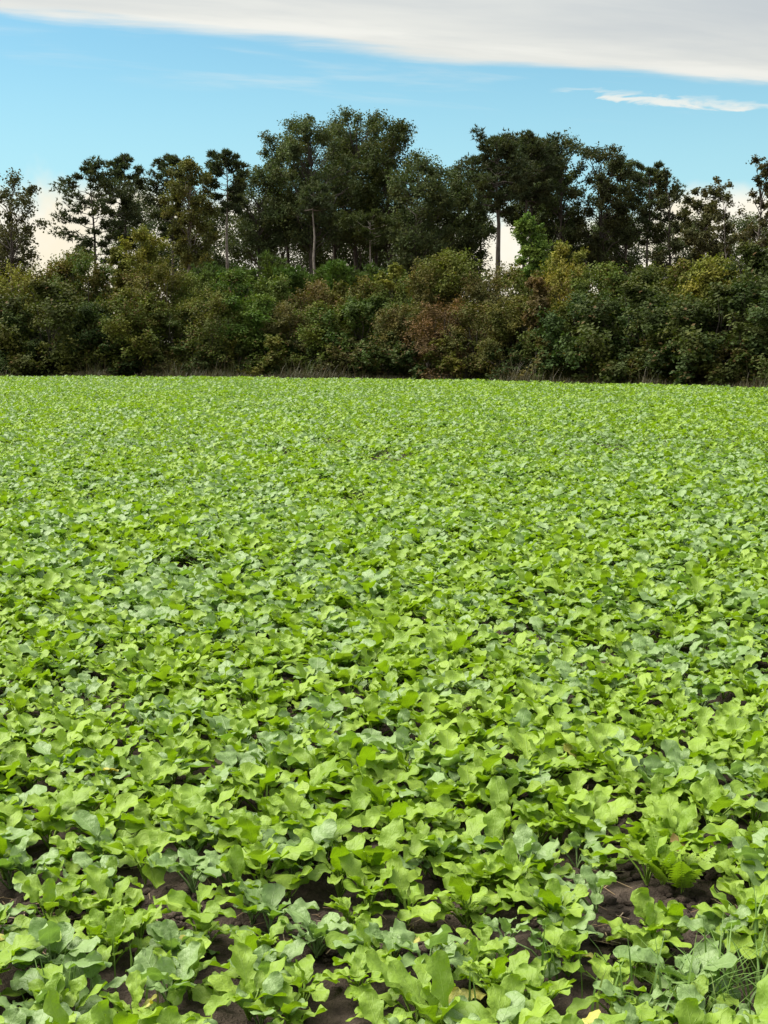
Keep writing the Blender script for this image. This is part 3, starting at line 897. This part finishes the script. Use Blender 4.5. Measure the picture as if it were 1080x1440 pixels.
def leaf_shape(g, kind):
    """returns verts, faces, uv of one leaf growing from the origin towards +X and up"""
    if kind == 'turnip':
        Lp, Lb, W = g.uniform(.075, .135), g.uniform(.096, .138), g.uniform(.070, .096)
        th0, th1 = R(g.uniform(58, 86)), R(g.uniform(-28, 52))
        lob, wav, fold = g.uniform(.02, .06), g.uniform(.004, .010), g.uniform(-.25, .35)
        tm, pb_, nl = g.uniform(.50, .60), g.uniform(1.6, 2.2), g.uniform(3.6, 4.8)
    else:
        Lp, Lb, W = g.uniform(.06, .12), g.uniform(.112, .155), g.uniform(.066, .090)
        th0, th1 = R(g.uniform(64, 90)), R(g.uniform(-22, 66))
        lob, wav, fold = g.uniform(.06, .16), g.uniform(.005, .012), g.uniform(-.2, .45)
        tm, pb_, nl = g.uniform(.58, .68), g.uniform(1.15, 1.6), g.uniform(2.7, 3.6)
    shape = lambda t: (1 - abs((t - tm) / (tm if t < tm else 1 - tm)) ** (pb_ if t < tm else 2.1)) ** .52
    nr = 15
    ph, ph2 = g.random() * 6.28, g.random() * 6.28
    twist = g.normal(0, .25)
    ts = np.linspace(0, 1, nr)
    ts = .62 * ts + .38 * (.5 - .5 * np.cos(PI * ts))
    # centre line: petiole then blade
    k = 24
    s = np.linspace(0, 1, k)
    sb = np.clip((s - Lp / (Lp + Lb) * .45) / .55, 0, 1)
    ang = th0 + (th1 - th0) * sb * sb * (3 - 2 * sb)
    L = Lp + Lb
    cx = np.concatenate([[0], np.cumsum(np.cos(ang[:-1]) * L / (k - 1))])
    cz = np.concatenate([[0], np.cumsum(np.sin(ang[:-1]) * L / (k - 1))])
    cyv = np.cumsum(np.full(k, g.normal(0, .0008))) * np.arange(k) / k
    V, U, F = [], [], []
    # petiole: a three-sided stalk
    for s_ in (0.0, Lp / L * .55, Lp / L * 1.04):
        x, z, y = np.interp(s_, s, cx), np.interp(s_, s, cz), np.interp(s_, s, cyv)
        a = np.interp(s_, s, ang)
        r = .0048 - .0016 * s_
        for q in range(3):
            b = q * 2 * PI / 3 + PI / 6
            V.append((x - math.sin(a) * r * math.sin(b), y + r * math.cos(b), z + math.cos(a) * r * math.sin(b)))
            U.append((.5, -.12))
    for i in range(2):
        for q in range(3):
            F.append((i * 3 + q, i * 3 + (q + 1) % 3, i * 3 + 3 + (q + 1) % 3, i * 3 + 3 + q))
    b0 = len(V)
    for i, t in enumerate(ts):
        s_ = (Lp + Lb * t) / L
        x, z, y = np.interp(s_, s, cx), np.interp(s_, s, cz), np.interp(s_, s, cyv)
        a = np.interp(s_, s, ang)
        hw = W / 2 * max(.07 if i else .05, float(np.real(shape(float(t)))))
        for j, sd in enumerate((-1, -.52, 0, .52, 1)):
            e = abs(sd) > .9
            out = hw * sd
            back = 0.0
            if e:
                lb = lob * math.cos(2 * PI * nl * t + (0 if sd > 0 else 1.1)) + g.normal(0, .014)
                out *= 1 + lb
                back = hw * (.10 * (1 - t) - lob * .3 * math.sin(2 * PI * nl * t))
                if t < .5 and kind != 'turnip':
                    out *= 1 + lb * .8
                if i == nr - 1:
                    back = 0.0
            lift = fold * abs(out) * abs(sd) + wav * abs(sd) * math.sin(ph + 2 * PI * 2.1 * t + (2.0 if sd < 0 else 0)) * (1 if e else .45)
            if abs(sd) == .52:
                lift += .004 * math.sin(ph2 + t * 9)
            if abs(sd) < .1:
                lift -= .003
            ty = out * math.cos(twist * t) - lift * math.sin(twist * t)
            tl = lift * math.cos(twist * t) + out * math.sin(twist * t)
            xx = x + math.cos(a) * back - math.sin(a) * tl
            zz = z + math.sin(a) * back + math.cos(a) * tl
            V.append((xx, y + ty, zz))
            U.append((.5 + sd * .5 * (1.0), t))
    for i in range(nr - 1):
        for j in range(4):
            p = b0 + i * 5 + j
            F.append((p, p + 1, p + 6, p + 5))
    return np.array(V), F, np.array(U)


def fern_shape(g):
    """narrow feathery leaf: a midrib with leaflets on both sides"""
    L, th0, th1 = g.uniform(.17, .22), R(82), R(g.uniform(25, 50))
    V, U, F = [], [], []
    k = 14
    ang = th0 + (th1 - th0) * np.linspace(0, 1, k)
    cx, cz = np.cumsum(np.cos(ang)) * L / k, np.cumsum(np.sin(ang)) * L / k
    for i in range(k - 1):
        b = len(V)
        for q, (ox, rr) in enumerate(((i, .0015), (i + 1, .0012))):
            for sd in (-1, 1):
                V.append((cx[ox], sd * rr, cz[ox]))
                U.append((.5, .5))
        F.append((b, b + 1, b + 3, b + 2))
        if i < 2:
            continue
        for sd in (-1, 1):
            ln = .045 * math.sin(PI * (i / k) ** .8 + .1) * g.uniform(.8, 1.15)
            b = len(V)
            dx_, dz_ = math.cos(ang[i]), math.sin(ang[i])
            for (f_, h_) in ((0, .004), (.5, .0085), (1, .0015)):
                for hh in (-1, 1):
                    V.append((cx[i] + dx_ * (ln * f_ * .45 + hh * h_), sd * ln * f_, cz[i] + dz_ * (ln * f_ * .45 + hh * h_) - .3 * ln * f_ ** 2))
                    U.append((.5 + sd * f_ * .5, .5))
            F.append((b, b + 1, b + 3, b + 2))
            F.append((b + 2, b + 3, b + 5, b + 4))
    return np.array(V), F, np.array(U)


g = np.random.default_rng(21)
LEAF = {}
for kind, mat, num in (('turnip', M_TURNIP, 22), ('mustard', M_MUSTARD, 22)):
    LEAF[kind] = [leaf_shape(g, kind) for _ in range(num)]
LEAF['fern'] = [fern_shape(g) for _ in range(5)]
MATS = {'turnip': M_TURNIP, 'mustard': M_MUSTARD, 'fern': M_MUSTARD, 'yellow': M_YELLOW, 'brown': M_BROWN}


def lmesh(kind, k, mat, tint):
    V, F, U = LEAF[kind][k]
    return mesh_from('leaf_' + kind, V, F, mat, attrs={'tint': ('POINT', np.full(len(V), tint))}, uv=U)


LM = {kd: [lmesh(kd, k, MATS[kd], random.random()) for k in range(len(LEAF[kd]))] for kd in LEAF}
LM['yellow'] = [lmesh('turnip', k, M_YELLOW, random.random()) for k in range(8)]
LM['brown'] = [lmesh('turnip', k, M_BROWN, random.random()) for k in range(6)]


def plant_spec(g, kind):
    """list of (leaf index, yaw, tilt, scale, rise)"""
    n = int(g.integers(8, 12)) if kind == 'turnip' else int(g.integers(9, 14))
    if kind == 'fern':
        n = int(g.integers(7, 10))
    a0 = g.random() * 6.28
    out = []
    for i in range(n):
        inner = i / n                                    # outer leaves first, younger inner ones last
        yaw = a0 + i * 2.399 + g.normal(0, .25)
        tilt = R(g.normal(16, 9)) * (1 - inner) - R(26) * inner * g.uniform(.4, 1.1)
        sc = (.89 - .46 * inner ** 1.3) * g.uniform(.85, 1.12)
        out.append((int(g.integers(0, len(LEAF[kind]))), yaw, tilt, sc, .01 + .018 * inner))
    return out


def leaf_matrix(sp):
    k, yaw, tilt, sc, rise = sp
    return Matrix.Translation((0, 0, rise)) @ Matrix.Rotation(yaw, 4, 'Z') @ Matrix.Rotation(tilt, 4, 'Y') @ Matrix.Diagonal((sc, sc, sc, 1))


# where plants grow: an uneven scatter over the whole field, with the bare patches left out
pts = []
y, r_ = -6.0, 0
while y < 66:
    SP = .135 if y < 18 else .21
    y += SP * .866
    r_ += 1
    hw = .30 * max(y, 0) + 5.0
    xs = np.arange(-hw, hw, SP) + (r_ % 2) * SP / 2
    pts.append(np.stack([xs, np.full(len(xs), y)], 1))
pts = np.concatenate(pts)
pts += g.uniform(-.075, .075, pts.shape)
keep = pts[:, 1] < edge_y(pts[:, 0]) - .15 + .4 * vnoise(pts[:, 0] * .7, pts[:, 1] * .7, 40) + g.normal(0, .12, len(pts))
keep &= ~((np.hypot(pts[:, 0], pts[:, 1]) < .55))
keep &= g.random(len(pts)) > .03
for c, rx, ry in PATCH_W:
    if c.y > 9:
        continue
    keep &= ((pts[:, 0] - c.x) / (rx * (.72 if rx > .25 else .48 if c.y < 7 else 1.0) + .025)) ** 2 + ((pts[:, 1] - c.y) / (ry * (.72 if rx > .25 else .48 if c.y < 7 else 1.0) + .025)) ** 2 > 1
for px, py, rr in ((1010, 1420, .07), (1062, 1400, .06), (205, 1392, .07)):
    c = on_ground(px, py)
    keep &= np.hypot(pts[:, 0] - c.x, pts[:, 1] - c.y) > rr
pts = pts[keep]
kn = vnoise(pts[:, 0] * 1.1, pts[:, 1] * 1.1, 31) * .5 + vnoise(pts[:, 0] * .35, pts[:, 1] * .35, 32) * .35 + g.normal(0, .7, len(pts))
is_m = kn > .06
size = np.clip(1.0 + .07 * np.clip((pts[:, 1] - 15) / 10, 0, 1) + .17 * vnoise(pts[:, 0] * .9, pts[:, 1] * .9, 33) + .10 * vnoise(pts[:, 0] * .3, pts[:, 1] * .2, 34) + g.normal(0, .12, len(pts)), .6, 1.4)
for c, rx, ry in PATCH_W:
    if c.y > 9:
        dd = ((pts[:, 0] - c.x) / (rx * 1.1)) ** 2 + ((pts[:, 1] - c.y) / (ry * 1.6)) ** 2
        size *= np.where(dd < 1.6, .42 + .36 * np.clip(dd, 0, 1.6) + .1 * g.random(len(pts)), 1)
proj = np.array([project((p[0], p[1], .12)) if p[1] > 1 else (-9999, 9999) for p in pts])
inview = (proj[:, 0] > -45) & (proj[:, 0] < 1125) & (proj[:, 1] < 1500) & (pts[:, 1] > 1.5)
order = np.where(inview)[0][np.argsort(pts[inview][:, 1])]
# fern-leaved plant beside the large bare patch
near = list(order[:297])
near_set = set(near)

used = {}
AX = ['at the left edge', 'one tenth across', 'two tenths across', 'three tenths across', 'four tenths across', 'halfway across', 'six tenths across', 'seven tenths across', 'eight tenths across', 'nine tenths across', 'at the right edge']


PCT = ['', 'one', 'two', 'three', 'four', 'five', 'six', 'seven', 'eight', 'nine', 'ten', 'eleven', 'twelve', 'thirteen', 'fourteen', 'fifteen', 'sixteen', 'seventeen', 'eighteen', 'nineteen', 'twenty']


def where(x, y):
    a = AX[int(np.clip(round(x / 108), 0, 10))]
    k = int((1440 - y) / 14.4)
    if k < 1:
        return a, 'cut by the bottom edge'
    w_ = PCT[k] if k <= 20 else ('twenty' if k < 30 else 'thirty' if k < 40 else 'forty') + ('-' + PCT[k % 10] if k % 10 else '')
    return a, f'{w_} percent up the photo'


def build_plant(kind, x, y, sc, gg, spots=True, force=None):
    spec = plant_spec(gg, kind)
    qx, qy = project((x, y, .12))
    look = {'turnip': 'blue-green broad-leaved', 'mustard': 'yellow-green frilly-leaved', 'fern': 'feathery fern-leaved'}[kind]
    big = 'large' if sc > 1.12 else 'small' if sc < .9 else 'medium'
    a, b = where(qx, qy)
    lab = f'{big} {look} plant {a}, {b}'
    bad = None
    if spots and kind != 'fern' and (gg.random() < .06 or force):
        bad = force or 'yellow'
        lab = f'{look} plant with {"yellowed" if bad == "yellow" else "brown"} leaf {a}, {b}'
    nm = {'turnip': 'turnip_plant', 'mustard': 'mustard_plant', 'fern': 'feathery_plant'}[kind]
    o = thing(nm, (x, y, ground_z(x, y) - .006), lab, 'crop plant', 'leafy crop plants in the field', gg.random() * 6.28, sc)
    used.setdefault(lab, []).append((qx, o))
    for q, sp in enumerate(spec):
        kd = bad if (bad and q in ((len(spec) // 2 - 1, len(spec) // 2 + 2) if force == 'yellow' else (1,))) else kind
        me = LM[kd][sp[0] % len(LM[kd])]
        lo = bpy.data.objects.new('leaf', me)
        COL.objects.link(lo)
        lo.parent = o
        lo.matrix_local = leaf_matrix(sp if kd == kind else sp[:3] + (sp[3] * .8, sp[4]))
        if kd != kind:
            lo['label'] = 'yellowed leaf' if bad == 'yellow' else 'withered brown leaf'
    return o


FORCED = {}
for px, py, col_ in ((605, 1400, 'yellow'), (780, 1405, 'yellow'), (430, 1412, 'yellow'), (150, 1412, 'yellow'), (582, 1290, 'yellow'), (598, 1345, 'brown'), (742, 1100, 'yellow'), (545, 1400, 'yellow'), (985, 1180, 'brown'), (755, 960, 'yellow')):
    c = on_ground(px, py, .12)
    i = min(near, key=lambda q: (pts[q, 0] - c.x) ** 2 + (pts[q, 1] - c.y) ** 2)
    FORCED[i] = col_
for i in near:
    build_plant('mustard' if is_m[i] else 'turnip', pts[i, 0], pts[i, 1], float(size[i]), g, True, FORCED.get(i))
for (px, py) in ((935, 1255), (958, 1262), (1062, 1225)):
    p = on_ground(px, py)
    build_plant('fern', p.x, p.y, 1.0, g)

for lab, same in used.items():
    if len(same) > 1:
        same.sort(key=lambda e: e[0])
        for j, (_, o) in enumerate(same):
            t = lab.replace(' the photo', '').replace('medium ', '').replace('cut by the bottom edge', 'bottom edge')
            o['label'] = (['left', 'right'] if len(same) == 2 else ['left', 'middle', 'right'] if len(same) == 3 else ORD[1:])[j] + f' of {["", "", "two", "three", "four", "five", "six"][len(same)]}: ' + t

# the rest of the field: the same plants, scattered by geometry nodes
protos = bpy.data.collections.new('crop_plant_sources')
NP = 9
for kind in ('turnip', 'mustard'):
    for k in range(NP):
        V, F, U, T, n0 = [], [], [], [], 0
        for sp in plant_spec(g, kind):
            v, f, u = LEAF[kind][sp[0]]
            M = np.array(leaf_matrix(sp))
            V.append(v @ M[:3, :3].T + M[:3, 3])
            F += [tuple(i + n0 for i in q) for q in f]
            U.append(u)
            T.append(np.full(len(v), random.random()))
            n0 += len(v)
        me = mesh_from('crop_source', np.concatenate(V), F, MATS[kind], attrs={'tint': ('POINT', np.concatenate(T))}, uv=np.concatenate(U))
        protos.objects.link(bpy.data.objects.new(f'crop_source_{"a" if kind == "mustard" else "b"}{k:02d}', me))

rest = np.array([i for i in range(len(pts)) if i not in near_set])
pm = bpy.data.meshes.new('crop')
pm.vertices.add(len(rest))
pm.vertices.foreach_set('co', np.stack([pts[rest, 0], pts[rest, 1], np.zeros(len(rest)) - .006], 1).astype(np.float32).ravel())
a = pm.attributes.new('turn', 'FLOAT_VECTOR', 'POINT')
rot = np.stack([g.normal(0, .06, len(rest)), g.normal(0, .06, len(rest)), g.uniform(0, 6.283, len(rest))], 1)
a.data.foreach_set('vector', rot.astype(np.float32).ravel())
a = pm.attributes.new('size', 'FLOAT', 'POINT')
a.data.foreach_set('value', (size[rest] * 1.03).astype(np.float32))
a = pm.attributes.new('pick', 'INT', 'POINT')
a.data.foreach_set('value', (g.integers(0, NP, len(rest)) + np.where(is_m[rest], 0, NP)).astype(np.int32))
crop = obj('crop_foliage', pm, kind='stuff', label='dense green leafy crop covering the field farther back to the hedge', category='crop')
ng = bpy.data.node_groups.new('scatter_crop', 'GeometryNodeTree')
ng.interface.new_socket('Geometry', in_out='INPUT', socket_type='NodeSocketGeometry')
ng.interface.new_socket('Geometry', in_out='OUTPUT', socket_type='NodeSocketGeometry')
N = ng.nodes.new
gi, go = N('NodeGroupInput'), N('NodeGroupOutput')
iop = N('GeometryNodeInstanceOnPoints')
ci = N('GeometryNodeCollectionInfo')
ci.inputs['Collection'].default_value = protos
ci.inputs['Separate Children'].default_value = True
ci.inputs['Reset Children'].default_value = True


def named(nm, ty):
    x = N('GeometryNodeInputNamedAttribute')
    x.data_type = ty
    x.inputs['Name'].default_value = nm
    return x.outputs['Attribute']


e2r = N('FunctionNodeEulerToRotation')
ng.links.new(named('turn', 'FLOAT_VECTOR'), e2r.inputs[0])
ng.links.new(gi.outputs[0], iop.inputs['Points'])
ng.links.new(ci.outputs[0], iop.inputs['Instance'])
iop.inputs['Pick Instance'].default_value = True
ng.links.new(named('pick', 'INT'), iop.inputs['Instance Index'])
ng.links.new(e2r.outputs[0], iop.inputs['Rotation'])
ng.links.new(named('size', 'FLOAT'), iop.inputs['Scale'])
ng.links.new(iop.outputs[0], go.inputs[0])
md = crop.modifiers.new('scatter', 'NODES')
md.node_group = ng

# ------------------------------------------------------------------ soil clods, straw, grass
n = 9000
bx = g.uniform(-3.2, 3.2, n)
by = g.uniform(2.4, 10, n)
for j in range(7500):                                   # most of them on the bare patches
    c, rx, ry = PATCH_W[int(g.integers(0, len(PATCH_W)))]
    if c.y < 12:
        bx[j], by[j] = c.x + g.normal(0, rx * .6), c.y + g.normal(0, ry * .6)
ph = (1 + 5 ** .5) / 2
ico = np.array([(-1, ph, 0), (1, ph, 0), (-1, -ph, 0), (1, -ph, 0), (0, -1, ph), (0, 1, ph), (0, -1, -ph), (0, 1, -ph), (ph, 0, -1), (ph, 0, 1), (-ph, 0, -1), (-ph, 0, 1)]) / 1.9
icf = np.array([(0, 11, 5), (0, 5, 1), (0, 1, 7), (0, 7, 10), (0, 10, 11), (1, 5, 9), (5, 11, 4), (11, 10, 2), (10, 7, 6), (7, 1, 8), (3, 9, 4), (3, 4, 2), (3, 2, 6), (3, 6, 8), (3, 8, 9), (4, 9, 5), (2, 4, 11), (6, 2, 10), (8, 6, 7), (9, 8, 1)])
cs = (.0025 + .022 * g.random(n) ** 2.8)
gz_ = np.array([ground_z(a_, b_) for a_, b_ in zip(bx, by)])
cv_ = np.stack([bx, by, gz_ + cs * .25], 1)[:, None] + ico[None] * cs[:, None, None] * g.uniform(.6, 1.25, (n, 12, 1)) * np.array([1.2, 1.1, .75])
obj('soil_clods', mesh_from('soil_clods', cv_.reshape(-1, 3), (icf[None] + 12 * np.arange(n)[:, None, None]).reshape(-1, 3), M_SOIL, smooth=False), kind='stuff',
    label='crumbly dark brown clods scattered over the bare soil', category='soil clods')
m_ = 900
sx, sy = bx[:m_] + g.normal(0, .05, m_), by[:m_] + g.normal(0, .05, m_)
ln, an = g.uniform(.015, .07, m_), g.random(m_) * 6.28
zz = np.array([ground_z(a_, b_) for a_, b_ in zip(sx, sy)]) + .012
ca, sa = np.cos(an), np.sin(an)
wv = .0016
sv_ = np.stack([np.stack([sx - ca * ln / 2 - sa * wv, sy - sa * ln / 2 + ca * wv, zz], 1), np.stack([sx - ca * ln / 2 + sa * wv, sy - sa * ln / 2 - ca * wv, zz], 1),
                np.stack([sx + ca * ln / 2 + sa * wv, sy + sa * ln / 2 - ca * wv, zz + .006], 1), np.stack([sx + ca * ln / 2 - sa * wv, sy + sa * ln / 2 + ca * wv, zz + .006], 1)], 1).reshape(-1, 3)
obj('straw_litter', mesh_from('straw_litter', sv_, np.arange(4 * m_).reshape(-1, 4), M_STRAW, attrs={'tint': ('FACE', g.random(m_))}), kind='stuff',
    label='bits of dry straw lying on the bare soil', category='straw')

TUFTS = [(205, 1392, 22, .13, 'short stiff grass tuft beside the bare soil near the bottom left corner', .12), (1010, 1420, 52, .22, 'long-bladed loose grass tuft in the bottom right corner', .75),
         (1062, 1400, 40, .21, 'grass tuft leaning at the right edge behind the loose corner tuft', .6), (965, 1432, 34, .19, 'grass tuft cut by the bottom edge beside the loose corner tuft', .6),
         (880, 1425, 14, .2, 'thin upright grass blades among crop leaves near the bottom edge', .3), (770, 1385, 10, .2, 'few thin grass blades between yellowish leaves in the lower right part', .3),
         (1078, 1362, 18, .2, 'grass blades at the right edge below the large bare soil patch', .5), (690, 1432, 10, .18, 'thin grass blades cut by the bottom edge right of the yellowed leaves', .3),
         (545, 1262, 7, .2, 'single narrow bright blades rising beside the round leaf and soil gap', .25), (80, 1428, 12, .16, 'sparse thin grass at the bottom edge near the left corner', .4)]
for (px, py, cnt, ht, lab, lean) in TUFTS:
    c = on_ground(px, min(py, 1500))
    p = np.stack([g.normal(0, .035 if cnt < 30 else .07, cnt), g.normal(0, .03 if cnt < 30 else .06, cnt), np.full(cnt, -.01)], 1)
    v, f, t = blades(g, p, np.full(cnt, ht), .0075, lean, 4)
    o = obj('grass_tuft', mesh_from('grass_tuft', v, f, M_GRASS, attrs={'tint': ('FACE', t * .85)}), label=lab, category='grass tuft', group='grass tufts among the crop')
    o.location = (c.x, c.y, ground_z(c.x, c.y))
